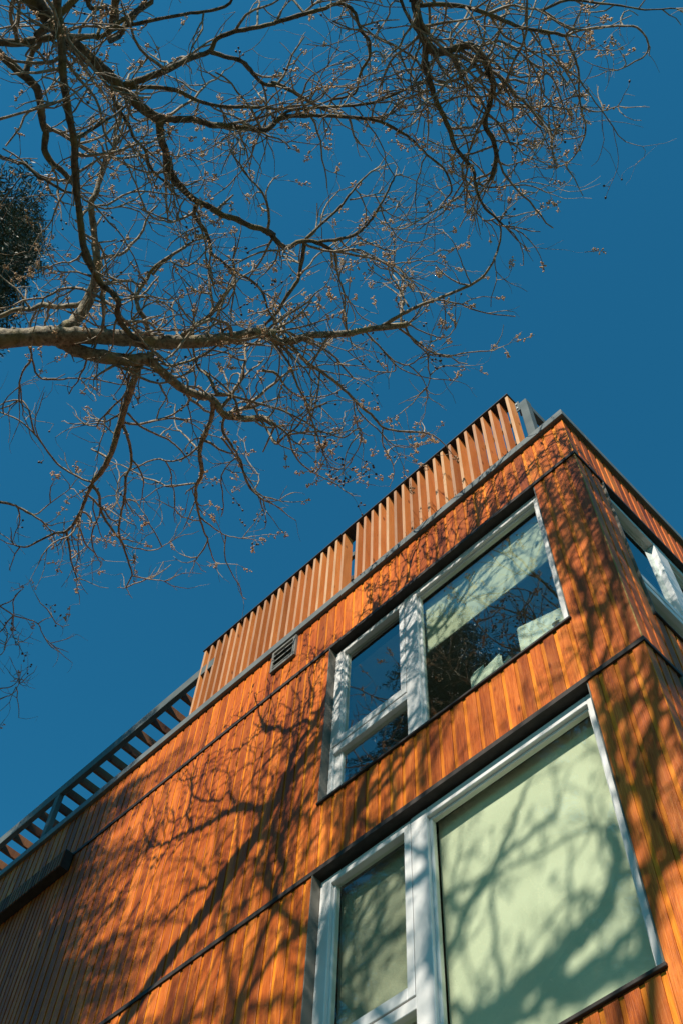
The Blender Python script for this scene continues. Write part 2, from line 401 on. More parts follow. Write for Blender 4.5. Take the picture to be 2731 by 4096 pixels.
# coping
b_ = MB(); b_.box((LEFT, -0.044, CB), (0.044, 0.33, CT), ch=0.004); part(b_, 'coping', 'coping_metal')
b_ = MB(); b_.box((-0.33, 0.331, CB), (0.0435, DEEP, CT-0.0006), ch=0.004); part(b_, 'coping', 'coping_metal')
b_ = MB(); b_.box((LEFT, 0.34, 11.3), (-0.34, DEEP, 11.45)); part(b_, 'roof', 'membrane')
# thin pale trim at the corner of the middle storey
b_ = MB(); b_.box((-0.006, -0.003, Z2T), (0.003, 0.006, Z1B)); part(b_, 'corner_trim', 'corner_trim')
b_ = MB(); b_.box((-0.006, -0.002, Z3), (0.002, 0.006, Z2B)); part(b_, 'corner_trim', 'cedar_channel')
b_ = MB(); b_.box((-0.006, -0.002, Z1T), (0.002, 0.006, CB)); part(b_, 'corner_trim', 'cedar_channel')

# rooms behind the windows
for zf, zc in ((Z2T-0.05, 10.86), (4.95, 7.62)):
    b_ = MB(); b_.box((-6, 0.322, zf-0.2), (-0.322, 5.0, zf)); part(b_, 'room_floor', 'room_floor')
    b_ = MB(); b_.box((-6, 0.322, zc+0.04), (-0.322, 5.0, zc+0.2)); b_.box((-6, 5.0, zf), (-0.322, 5.1, zc)); b_.box((-6.1, 0.322, zf), (-6, 5.1, zc)); part(b_, 'room_wall', 'plaster')

# ------------------------------------------------------------------ windows
FR = 0.068       # depth of the frame's front
def window(T, u0, za, zb, rail, L1=0.93, gl='window_glass'):
    """u0 = left edge of the opening; the pair of a sash with a lower light and a wide fixed light"""
    W_ = WX1-WX0; w0 = u0+0.012; w1 = u0+W_-0.012; z0 = za+0.02; z1 = zb-0.02
    fr = MB(); c = 0.004
    def B(mb, a, b_, c_=c): mb.box(a, b_, 0, T, c_)
    # outer frame
    B(fr, (w0, FR+0.006, z0), (w0+0.052, 0.15, z1)); B(fr, (w1-0.072, FR, z0), (w1, 0.15, z1))
    B(fr, (w0+0.052, FR+0.006, z1-0.05), (w0+L1, 0.15, z1)); B(fr, (w0+L1+0.155, FR, z1-0.085), (w1-0.072, 0.15, z1))
    B(fr, (w0+0.052, FR+0.006, z0), (w0+L1, 0.15, z0+0.06)); B(fr, (w0+L1+0.155, FR, z0), (w1-0.072, 0.15, z0+0.045))
    wo = part(fr, 'window', 'vinyl_white')
    mu = MB(); B(mu, (w0+L1, FR-0.002, z0), (w0+L1+0.153, 0.151, z1)); o = part(mu, 'mullion', 'vinyl_white', wo)
    # opening sash above the rail
    sa = MB(); s0, s1 = w0+0.034, w0+L1-0.004; y0 = FR-0.006
    B(sa, (s0, y0, rail+0.075), (s0+0.092, 0.142, z1-0.032)); B(sa, (s1-0.062, y0, rail+0.075), (s1, 0.142, z1-0.032))
    B(sa, (s0+0.092, y0, z1-0.092), (s1-0.062, 0.142, z1-0.032)); B(sa, (s0+0.092, y0, rail+0.075), (s1-0.062, 0.142, rail+0.165))
    part(sa, 'sash', 'vinyl_white', wo)
    ra = MB(); B(ra, (w0+0.052, FR, rail-0.02), (w0+L1, 0.149, rail+0.068)); part(ra, 'rail', 'vinyl_white', wo)
    # glazing beads: a thin step round the fixed light
    be = MB()
    B(be, (w0+L1+0.153, 0.1, z0+0.045), (w0+L1+0.175, 0.145, z1-0.085), 0.002); B(be, (w1-0.092, 0.1, z0+0.045), (w1-0.072, 0.145, z1-0.085), 0.002)
    B(be, (w0+L1+0.175, 0.1, z1-0.105), (w1-0.092, 0.145, z1-0.085), 0.002); B(be, (w0+0.052, 0.1, z0+0.06), (w0+0.135, 0.145, rail-0.02), 0.002)
    B(be, (s0+0.092, 0.096, rail+0.165), (s0+0.108, 0.15, z1-0.092), 0.002)
    part(be, 'glazing_bead', 'vinyl_white', wo)
    for (a, b2, c1, c2) in ((s0+0.09, s1-0.06, rail+0.16, z1-0.09), (w0+0.13, w0+L1, z0+0.055, rail-0.015), (w0+L1+0.17, w1-0.09, z0+0.04, z1-0.1)):
        pa = MB(); pa.quad([T(a, 0.114, c1), T(b2, 0.114, c1), T(b2, 0.114, c2), T(a, 0.114, c2)]); part(pa, 'pane', gl, wo)
    # dark metal lining of the opening and its sill and head
    for (a, b2, c1) in ((u0, u0+0.010, -0.013), (u0+W_-0.010, u0+W_, 0.0)):
        ln = MB(); ln.box((a, c1, za), (b2, FR+0.01, zb), 0, T); part(ln, 'jamb_lining', 'jamb_metal', wo)
    hd = MB(); hd.box((u0-0.004, -0.0155, zb-0.002), (u0+W_+0.004, FR+0.03, zb+0.012), 0, T); part(hd, 'head_flashing', 'flashing_metal', wo)
    sl = MB(); sl.box((u0-0.012, -0.020, za-0.012), (u0+W_+0.012, FR+0.03, za+0.014), 0, T, 0.003); part(sl, 'sill_flashing', 'flashing_metal', wo)
    return wo
WU = window(FRONT, WX0, *UW, rail=9.295, gl='boosted_glass')
WL = window(FRONT, WX0, *LW, rail=6.215)
SIDEW = lambda u, d, z: (-(d-0.026) if d > 0.03 else -d, u, z)
WSU = window(SIDEW, SX0, *UW, rail=9.295, L1=0.835, gl='boosted_glass')
WSL = window(SIDEW, SX0, *LW, rail=6.215, L1=0.835)
# insect screens behind the opening sash of the lower front window
sc_ = MB(); sc_.quad([(WX0+0.14, 0.155, 6.37), (WX0+0.88, 0.155, 6.37), (WX0+0.88, 0.155, 7.73), (WX0+0.14, 0.155, 7.73)]); part(sc_, 'insect_screen', 'insect_mesh', WL)

# blinds (cloth with a hem bar and roller)
def blind(name, T, u0, u1, z0, z1, d, label, group=None):
    root = empty(name, Vector(T((u0+u1)/2, d, z0)))
    b_ = MB(); N = 24
    rows = 10
    for i in range(N):
        for j in range(rows):
            pts = []
            for (ii, jj) in ((i, j), (i+1, j), (i+1, j+1), (i, j+1)):
                uu = u0+(u1-u0)*ii/N; zz = z0+(z1-z0)*jj/rows
                pts.append(T(uu, d+0.0035*math.sin(uu*9.0+1)*math.sin(zz*1.7), zz))
            b_.quad(pts)
    inv = Matrix.Translation(-Vector(T((u0+u1)/2, d, z0)))
    o = b_.build('cloth', 'blind_cloth', root); o.matrix_parent_inverse = inv
    h = MB(); h.box((u0, d-0.006, z0-0.018), (u1, d+0.006, z0+0.004), 0, T, 0.003); o = h.build('hem_bar', 'blind_cloth', root); o.matrix_parent_inverse = inv
    h = MB(); h.tube([Vector(T(u0, d+0.03, z1)), Vector(T(u1, d+0.03, z1))], [0.024, 0.024], 10); o = h.build('roller', 'vinyl_white', root); o.matrix_parent_inverse = inv
    tag(root, label, 'blind', group)
blind('roller_blind', FRONT, WX0+1.08, WX1-0.05, 5.52, 7.80, 0.212, 'pale roller blind drawn fully down in the wide light of the lower front window')
blind('roller_blind', FRONT, WX0+0.10, WX0+0.98, 5.52, 7.80, 0.214, 'shaded roller blind drawn down behind the narrow sash of the lower front window')
blind('roller_blind', FRONT, WX0+1.08, WX1-0.05, 9.985, 10.83, 0.212, 'pale roller blind drawn halfway down in the upper front window')
blind('roller_blind', SIDE, SX0+0.98, SX1-0.05, 8.7, 10.83, 0.212, 'roller blind behind the far light of the upper side window')

# things on the inner window sill of the upper front window
b_ = MB(); b_.box((WX0+0.05, 0.19, 8.655), (WX1-0.05, 0.44, 8.685), ch=0.004); part(b_, 'window_board', 'vinyl_white', WU)
SILL = 8.686
ROOT = empty('desktop_computer', (-0.87, 0.33, SILL))
tag(ROOT, 'pale desktop computer with a dark logo standing in the upper front window', 'computer')
def sub(mb, name, mats, root, rz=0.0):
    o = mb.build(name, mats); o.parent = root; return o
# back of the screen: rounded corners, shown to the street
bm = bmesh.new()
pts = []
for (cx, cz, a0) in ((0.22, 0.20, -90), (0.22, 0.76, 0), (-0.22, 0.76, 90), (-0.22, 0.20, 180)):
    for k in range(6):
        a = math.radians(a0+18*k); pts.append((cx+0.03*math.cos(a), 0.0, cz+0.03*math.sin(a)))
fs = bm.faces.new([bm.verts.new(p) for p in pts]); ex = bmesh.ops.extrude_face_region(bm, geom=[fs])
for v in [e for e in ex['geom'] if isinstance(e, bmesh.types.BMVert)]: v.co.y += 0.03
bmesh.ops.recalc_face_normals(bm, faces=bm.faces[:]); me = bpy.data.meshes.new('screen'); bm.to_mesh(me); bm.free()
o = link('screen', me, 'computer_shell', ROOT); ROOT.rotation_euler = (0, 0, math.radians(13))
b_ = MB(); b_.box((-0.09, -0.02, 0.0), (0.09, 0.10, 0.008), ch=0.002); b_.box((-0.05, -0.035, 0.0), (0.05, -0.025, 0.34), ch=0.002); sub(b_, 'stand', 'computer_shell', ROOT)
# logo: a bitten round fruit with a leaf
b_ = MB(); ring = []
for k in range(40):
    a = 2*math.pi*k/40; rr = 0.040*(1-0.14*max(0, math.sin(a))**8-0.07*max(0, -math.sin(a))**10)
    x, z = rr*math.cos(a)*0.95, rr*math.sin(a)
    dx, dz = x-0.046, z-0.006
    dd = math.hypot(dx, dz)
    if dd < 0.021: x, z = 0.046+dx/dd*0.021, 0.006+dz/dd*0.021
    ring.append((x+0.09, -0.0015, 0.60+z))
b_.quad(ring); b_.quad([(0.09, -0.0015, 0.647), (0.106, -0.0015, 0.651), (0.11, -0.0015, 0.67), (0.094, -0.0015, 0.665)])
o = sub(b_, 'logo', 'dark_print', ROOT)
# folded paper leaning in the window
ROOT = empty('paper_box', (-1.5, 0.34, SILL)); tag(ROOT, 'open white paper box on the sill of the upper front window', 'box')
b_ = MB(); b_.box((-0.15, -0.06, 0.0), (0.19, -0.056, 0.60)); b_.box((-0.15, 0.10, 0.0), (0.19, 0.104, 0.56)); b_.box((-0.15, -0.055, 0.0), (-0.146, 0.099, 0.58)); b_.box((0.186, -0.055, 0.0), (0.19, 0.099, 0.5)); b_.box((-0.145, -0.055, 0.0), (0.185, 0.099, 0.004))
sub(b_, 'carton', 'paper_white', ROOT)
b_ = MB(); b_.quad([(-0.15, -0.058, 0.60), (0.0, -0.058, 0.60), (-0.02, -0.03, 0.70), (-0.13, -0.02, 0.71)]); b_.quad([(0.03, -0.058, 0.60), (0.18, -0.058, 0.60), (0.16, -0.04, 0.68)]); b_.quad([(0.19, -0.05, 0.5), (0.19, 0.09, 0.5), (0.24, 0.08, 0.56), (0.245, -0.03, 0.58)])
sub(b_, 'flap', 'paper_white', ROOT)
ROOT = empty('potted_plant', (-1.2, 0.33, SILL)); tag(ROOT, 'small leafy potted plant on the sill of the upper front window', 'plant')
b_ = MB(); b_.tube([Vector((0, 0, 0)), Vector((0, 0, 0.11)), Vector((0, 0, 0.115))], [0.05, 0.068, 0.06], 14); sub(b_, 'pot', 'clay_pot', ROOT)
b_ = MB(); rs = random.Random(4)
for k in range(26):
    a = rs.uniform(0, 6.28); el = rs.uniform(0.3, 1.3); L = rs.uniform(0.12, 0.34); d = Vector((math.cos(a)*math.cos(el), math.sin(a)*math.cos(el), math.sin(el)))
    sd_ = d.cross(Vector((0, 0, 1))).normalized()*0.014; p = Vector((0, 0, 0.11)); mid = p+d*L*0.6+Vector((0, 0, 0.02)); tip = p+d*L-Vector((0, 0, 0.04))
    b_.quad([p, mid+sd_, tip, mid-sd_])
sub(b_, 'leaves', 'plant_leaf', ROOT)

# ------------------------------------------------------------------ wall vent, ribbed box
b_ = MB(); vx0, vx1, vz0, vz1 = -4.022, -3.648, 11.315, 11.685
b_.box((vx0, -0.034, vz0), (vx0+0.028, 0.0, vz1), ch=0.002); b_.box((vx1-0.045, -0.034, vz0), (vx1, 0.0, vz1), ch=0.002)
b_.box((vx0+0.028, -0.034, vz1-0.03), (vx1-0.045, 0.0, vz1), ch=0.002); b_.box((vx0+0.028, -0.034, vz0), (vx1-0.045, 0.0, vz0+0.045), ch=0.002)
b_.box((vx0+0.02, -0.006, vz0+0.02), (vx1-0.02, -0.001, vz1-0.02))
VENT = part(b_, 'wall_vent', 'vent_metal')
for k in range(3):
    z = vz0+0.075+k*0.1
    b_ = MB(); b_.quad([(vx0+0.028, -0.031, z), (vx1-0.045, -0.031, z), (vx1-0.045, -0.008, z+0.055), (vx0+0.028, -0.008, z+0.055)])
    b_.box((vx0+0.028, -0.033, z-0.012), (vx1-0.045, -0.028, z+0.004)); part(b_, 'louver', 'vent_metal', VENT)
b_ = MB(); xb = XB-0.004
b_.box((LEFT, -0.108, 10.662), (xb, 0.0, 10.925))
BOX = part(b_, 'shutter_box', 'flashing_metal')
for i in range(28):
    r_ = MB(); x = xb-0.004-i*0.058; r_.box((x-0.044, -0.121, 10.668), (x, -0.108, 10.905), ch=0.003); part(r_, 'rib', 'joist_wood', BOX)
r_ = MB()
for i in range(28, 126): x = xb-0.004-i*0.058; r_.box((x-0.044, -0.121, 10.668), (x, -0.108, 10.905))
o = part(r_, 'ribs', 'joist_wood', BOX); o['kind'] = 'stuff'

# ------------------------------------------------------------------ slat screens on the roof terrace
SY, ST, SB = 0.12, 13.575, 11.86
def slat_mesh():
    b_ = MB(); x1, y1, L, c = 0.038, 0.14, ST-SB, 0.003
    P = [(0, c), (c, 0), (x1-c, 0), (x1, c), (x1, y1), (0, y1)]
    for i in range(6):
        (a, b1), (c1, d1) = P[i], P[(i+1) % 6]
        b_.quad([(a, b1, 0), (c1, d1, 0), (c1, d1, L), (a, b1, L)], 1 if i in (0, 1, 2) else 0)
    b_.quad([(x, y, 0) for x, y in reversed(P)]); b_.quad([(x, y, L) for x, y in P])
    me = b_.mesh('slat'); me.materials.append(MAT['slat_face']); me.materials.append(MAT['slat_edge']); return me
SM = slat_mesh()
def screen(xr, xl, n, capl, capr):
    b_ = MB(); b_.box((capl, SY-0.018, ST+0.001), (capr, SY+0.165, ST+0.016))
    sc = part(b_, 'slat_screen', 'cap_dark')
    for i in range(n):
        o = bpy.data.objects.new('slat', SM); COL.objects.link(o); o.parent = sc
        o.location = (xr+(xl-xr)*i/(n-1)+U(-0.002, 0.002), SY+U(-0.002, 0.002), SB); o.rotation_euler = (0, 0, U(-0.02, 0.02))
    for z in (11.95, 12.62, 13.18):
        b_ = MB(); b_.box((capl+0.05, SY+0.143, z), (capr-0.05, SY+0.19, z+0.09), ch=0.003); part(b_, 'rail', 'steel_grey' if z > 13 else 'cap_dark', sc)
screen(-0.595, -2.957, 20, -3.07, -0.545)
screen(-3.187, -5.697, 21, -5.715, -3.0715)
# steel frame at the corner
b_ = MB(); b_.box((-0.447, 0.12, CT-0.05), (-0.352, 0.215, 13.13), ch=0.006); PG = part(b_, 'steel_post', 'steel_grey')
b_ = MB(); b_.box((-0.435, 0.216, 12.99), (-0.365, 6.0, 13.13), ch=0.004); part(b_, 'beam', 'steel_grey', PG)
b_ = MB(); b_.box((-0.50, 0.126, 12.98), (-0.448, 0.138, 13.22), ch=0.002); b_.box((-0.50, 0.19, 12.98), (-0.448, 0.2, 13.16), ch=0.002); part(b_, 'bracket', 'steel_grey', PG)
for z in (13.04, 13.15):
    b_ = MB(); b_.tube([Vector((-0.475, 0.126, z)), Vector((-0.475, 0.112, z))], [0.011, 0.011], 8); part(b_, 'bolt', 'vinyl_white', PG)
b_ = MB(); b_.box((-0.435, 0.216, 12.1), (-0.365, 6.0, 12.17)); part(b_, 'beam', 'joist_wood', PG)
# pergola to the left
b_ = MB(); b_.box((LEFT, 0.12, 13.012), (-5.42, 0.19, 13.185), ch=0.004)
PB = part(b_, 'pergola_beam', 'steel_grey')
for i in range(30):
    x = -5.80-i*0.292
    b_ = MB(); b_.box((x-0.038, 0.191, 13.03), (x, 3.6, 13.165), ch=0.002); part(b_, 'joist', 'joist_wood', PB)
for x in (-8.52, -12.6):
    b_ = MB(); b_.box((x-0.05, 0.122, CT-0.05), (x+0.05, 0.19, 13.011), ch=0.004); part(b_, 'post', 'steel_grey', PB)
b_ = MB(); b_.box((LEFT, 3.6, 13.0), (-5.42, 3.7, 13.18)); part(b_, 'beam', 'steel_grey', PB)
for x in (-5.6, -10.5):
    b_ = MB(); b_.box((x-0.05, 3.6, 11.45), (x+0.05, 3.7, 13.0)); part(b_, 'post', 'steel_grey', PB)

# ------------------------------------------------------------------ bare trees
# limbs traced on the photograph in close-up crops: crop -> (x0, y0, scale)
CROP = {'A': (0, 0, 1.4255), 'B': (1000, 0, 0.9058), 'C': (0, 1000, 1.4255), 'D': (900, 700, 1.3067), 'E': (0, 1900, 1.4255)}
# (crop, width at base, width at tip, rise in metres, points from base to tip); a number before the points = height of a free base
TREE_A = [
 ('C', 100, 50, 0.5, 11.6, [(-60,512),(100,500),(250,490),(330,488),(400,486),(520,490),(640,496),(780,510),(860,526),(1000,526),(1150,520),(1300,506),(1400,486),(1470,470),(1568,482)]),
 ('C', 82, 58, 0.1, None, [(250,500),(330,510),(420,560),(500,590),(620,615),(740,628),(820,620),(860,620)]),
 ('C', 70, 38, 0.6, None, [(330,480),(370,450),(430,405),(500,300),(540,190),(555,80),(545,-20)]),
 ('A', 36, 14, 0.7, None, [(545,1420),(535,1300),(520,1170),(550,1100),(570,1030),(600,930),(650,860),(660,760),(690,670),(680,590)]),
 ('D', 46, 26, 0.3, None, [(0,860),(80,850),(160,830),(220,836),(280,870),(350,870),(430,842),(520,835),(640,830),(740,810),(900,790),(955,778)]),
 ('D', 18, 8, 0.35, None, [(810,796),(900,740),(1000,690),(1100,650),(1200,610),(1300,565),(1370,500),(1420,400),(1440,300),(1430,250)]),
 ('C', 42, 24, 0.1, None, [(800,640),(785,670),(760,760),(730,850),(690,980),(660,1080),(630,1170),(590,1250),(540,1310)]),
 ('E', 20, 8, 0.2, None, [(545,10),(500,110),(460,210),(420,280),(380,320),(320,332),(230,370),(160,410),(80,398)]),
 ('E', 14, 6, 0.2, None, [(380,320),(400,420),(410,500),(440,590)]),
 ('C', 50, 28, 0.1, None, [(840,610),(920,690),(990,750),(1060,800),(1150,830),(1200,842),(1240,880),(1280,940),(1400,962),(1500,962),(1568,1000)]),
 ('D', 16, 7, 0.3, None, [(200,1020),(270,1040),(330,1120),(420,1170)]),
 ('C', 27, 15, 0.1, None, [(1212,860),(1215,900),(1200,980),(1160,1060),(1140,1160),(1150,1280),(1120,1350),(1120,1425)]),
 ('E', 14, 6, 0.2, None, [(1150,0),(1115,80),(1130,200),(1160,310),(1185,370),(1150,440),(1110,490)]),
 ('E', 8, 4, 0.1, None, [(1185,370),(1210,460),(1240,510)]),
 ('E', 9, 4, 0.1, None, [(1140,240),(1220,300),(1290,345),(1380,360)]),
 ('C', 16, 9, 0.1, None, [(1280,945),(1270,1030),(1320,1110),(1370,1200),(1400,1300),(1440,1370),(1500,1425)]),
 ('C', 12, 8, 0.2, None, [(730,930),(800,1000),(870,1040),(960,1080),(1030,1140),(1060,1180)]),
 ('C', 17, 11, 0.0, None, [(700,1000),(740,1100),(750,1220),(720,1300),(715,1425)]),
 ('E', 15, 7, 0.2, None, [(715,0),(715,100),(690,230),(680,320),(705,410),(740,510),(755,570),(720,640)]),
 ('E', 18, 10, 0.1, None, [(530,60),(570,120),(580,210),(640,310),(690,370)]),
 ('E', 8, 4, 0.1, None, [(755,575),(830,590),(940,605)]),
 ('E', 8, 4, 0.1, None, [(705,400),(790,420),(880,430),(960,390)]),
 ('C', 17, 10, 0.4, None, [(1240,830),(1190,720),(1130,670),(1105,560),(1110,400)]),
 ('C', 17, 10, 0.3, None, [(840,585),(900,600),(960,660),(1060,640),(1160,600),(1220,560),(1260,530)]),
 ('C', 26, 14, 0.5, None, [(1040,490),(1120,430),(1200,370),(1270,280),(1320,200),(1340,150),(1330,60)]),
 ('C', 30, 22, 0.3, None, [(480,300),(440,315),(330,325),(240,315),(180,340),(100,340),(-10,385)]),
 ('C', 26, 14, 0.5, None, [(850,495),(830,400),(790,330),(780,260),(830,180),(890,90),(1000,20),(1060,-20)]),
 ('A', 15, 8, 0.3, None, [(870,1568),(930,1500),(1020,1430),(1120,1370),(1190,1350)]),
 ('C', 14, 8, 0.2, None, [(170,540),(180,620),(120,720),(110,860)]),
 ('C', 12, 7, 0.2, None, [(560,1300),(520,1322),(420,1280),(330,1220),(260,1130),(200,1050),(110,970),(0,925)]),
 ('C', 9, 5, 0.1, None, [(660,1060),(580,990),(490,995)]),
 ('C', 10, 6, 0.2, None, [(200,1052),(150,880),(60,860),(-20,900)]),
 ('C', 10, 6, 0.3, None, [(180,600),(220,720),(320,740),(420,730),(560,740),(700,770)]),
 ('E', 15, 8, 0.1, 11.9, [(-30,150),(60,165),(120,190),(200,235),(260,280)]),
 ('E', 9, 4, 0.1, None, [(110,185),(200,225),(290,160),(400,80)]),
 ('E', 8, 4, 0.0, 12.1, [(-30,730),(0,745),(80,800),(150,820),(220,850),(250,920),(290,960)]),
 ('E', 7, 3, 0.05, None, [(0,745),(60,720),(110,670),(140,640)]),
 ('E', 6, 3, 0.05, None, [(75,800),(70,880),(90,950)]),
 ('E', 6, 3, 0.05, None, [(215,848),(260,820),(300,810)]),
 ('E', 7, 3, 0.05, 12.2, [(-20,1218),(60,1210),(110,1165)]),
 ('E', 7, 3, 0.05, 12.2, [(-20,1290),(30,1265),(80,1245),(110,1190)]),
 ('E', 6, 3, 0.05, 12.2, [(-20,1040),(20,1010),(35,970)]),
 ('D', 18, 9, 0.4, None, [(310,840),(350,890),(420,970),(520,1040),(600,1100),(680,1180),(760,1250),(830,1320),(930,1340),(1040,1345)]),
 ('D', 8, 4, 0.1, None, [(825,1318),(820,1400),(850,1460),(880,1520)]),
 ('D', 13, 7, 0.2, None, [(250,870),(330,980),(370,1080),(410,1160),(440,1240),(480,1350),(500,1420)]),
 ('D', 15, 6, 0.2, None, [(-40,1140),(60,1160),(200,1200),(300,1230),(420,1290),(500,1340)]),
 ('D', 15, 5, 0.2, None, [(0,1255),(100,1272),(200,1262),(270,1310),(330,1360),(350,1430),(390,1500),(470,1560),(590,1620)]),
 ('D', 9, 4, 0.1, None, [(330,1360),(440,1340),(540,1350),(620,1372),(700,1320),(712,1380),(670,1470),(600,1540)]),
 ('D', 10, 5, 0.1, None, [(730,818),(800,890),(880,970),(960,990),(1050,930)]),
 ('D', 11, 5, 0.2, None, [(900,795),(1000,870),(1070,922),(1160,950),(1200,940),(1280,925),(1380,920)]),
 ('D', 8, 4, 0.1, None, [(955,780),(1060,830),(1150,850),(1200,800)]),
 ('D', 8, 4, 0.1, None, [(1060,925),(1060,1000),(1070,1060),(1050,1120)]),
 ('D', 7, 3, 0.1, None, [(955,990),(1010,1040),(1045,1090),(1060,1160)]),
 ('D', 8, 4, 0.1, None, [(880,970),(890,1020),(850,1030)]),
 ('D', 7, 3, 0.3, None, [(1282,570),(1240,470),(1190,350),(1145,300)]),
 ('D', 8, 3, 0.1, None, [(670,1180),(680,1260),(700,1330)]),
 ('D', 11, 5, 0.2, None, [(-20,1370),(50,1460),(90,1540),(130,1640),(200,1680)]),
 ('D', 10, 5, 0.3, None, [(960,690),(940,660),(900,580),(860,520),(850,430)]),
 ('D', 10, 5, 0.3, None, [(640,830),(620,690),(590,560)]),
 ('D', 9, 4, 0.3, None, [(320,880),(420,860),(540,890),(640,920)]),
]
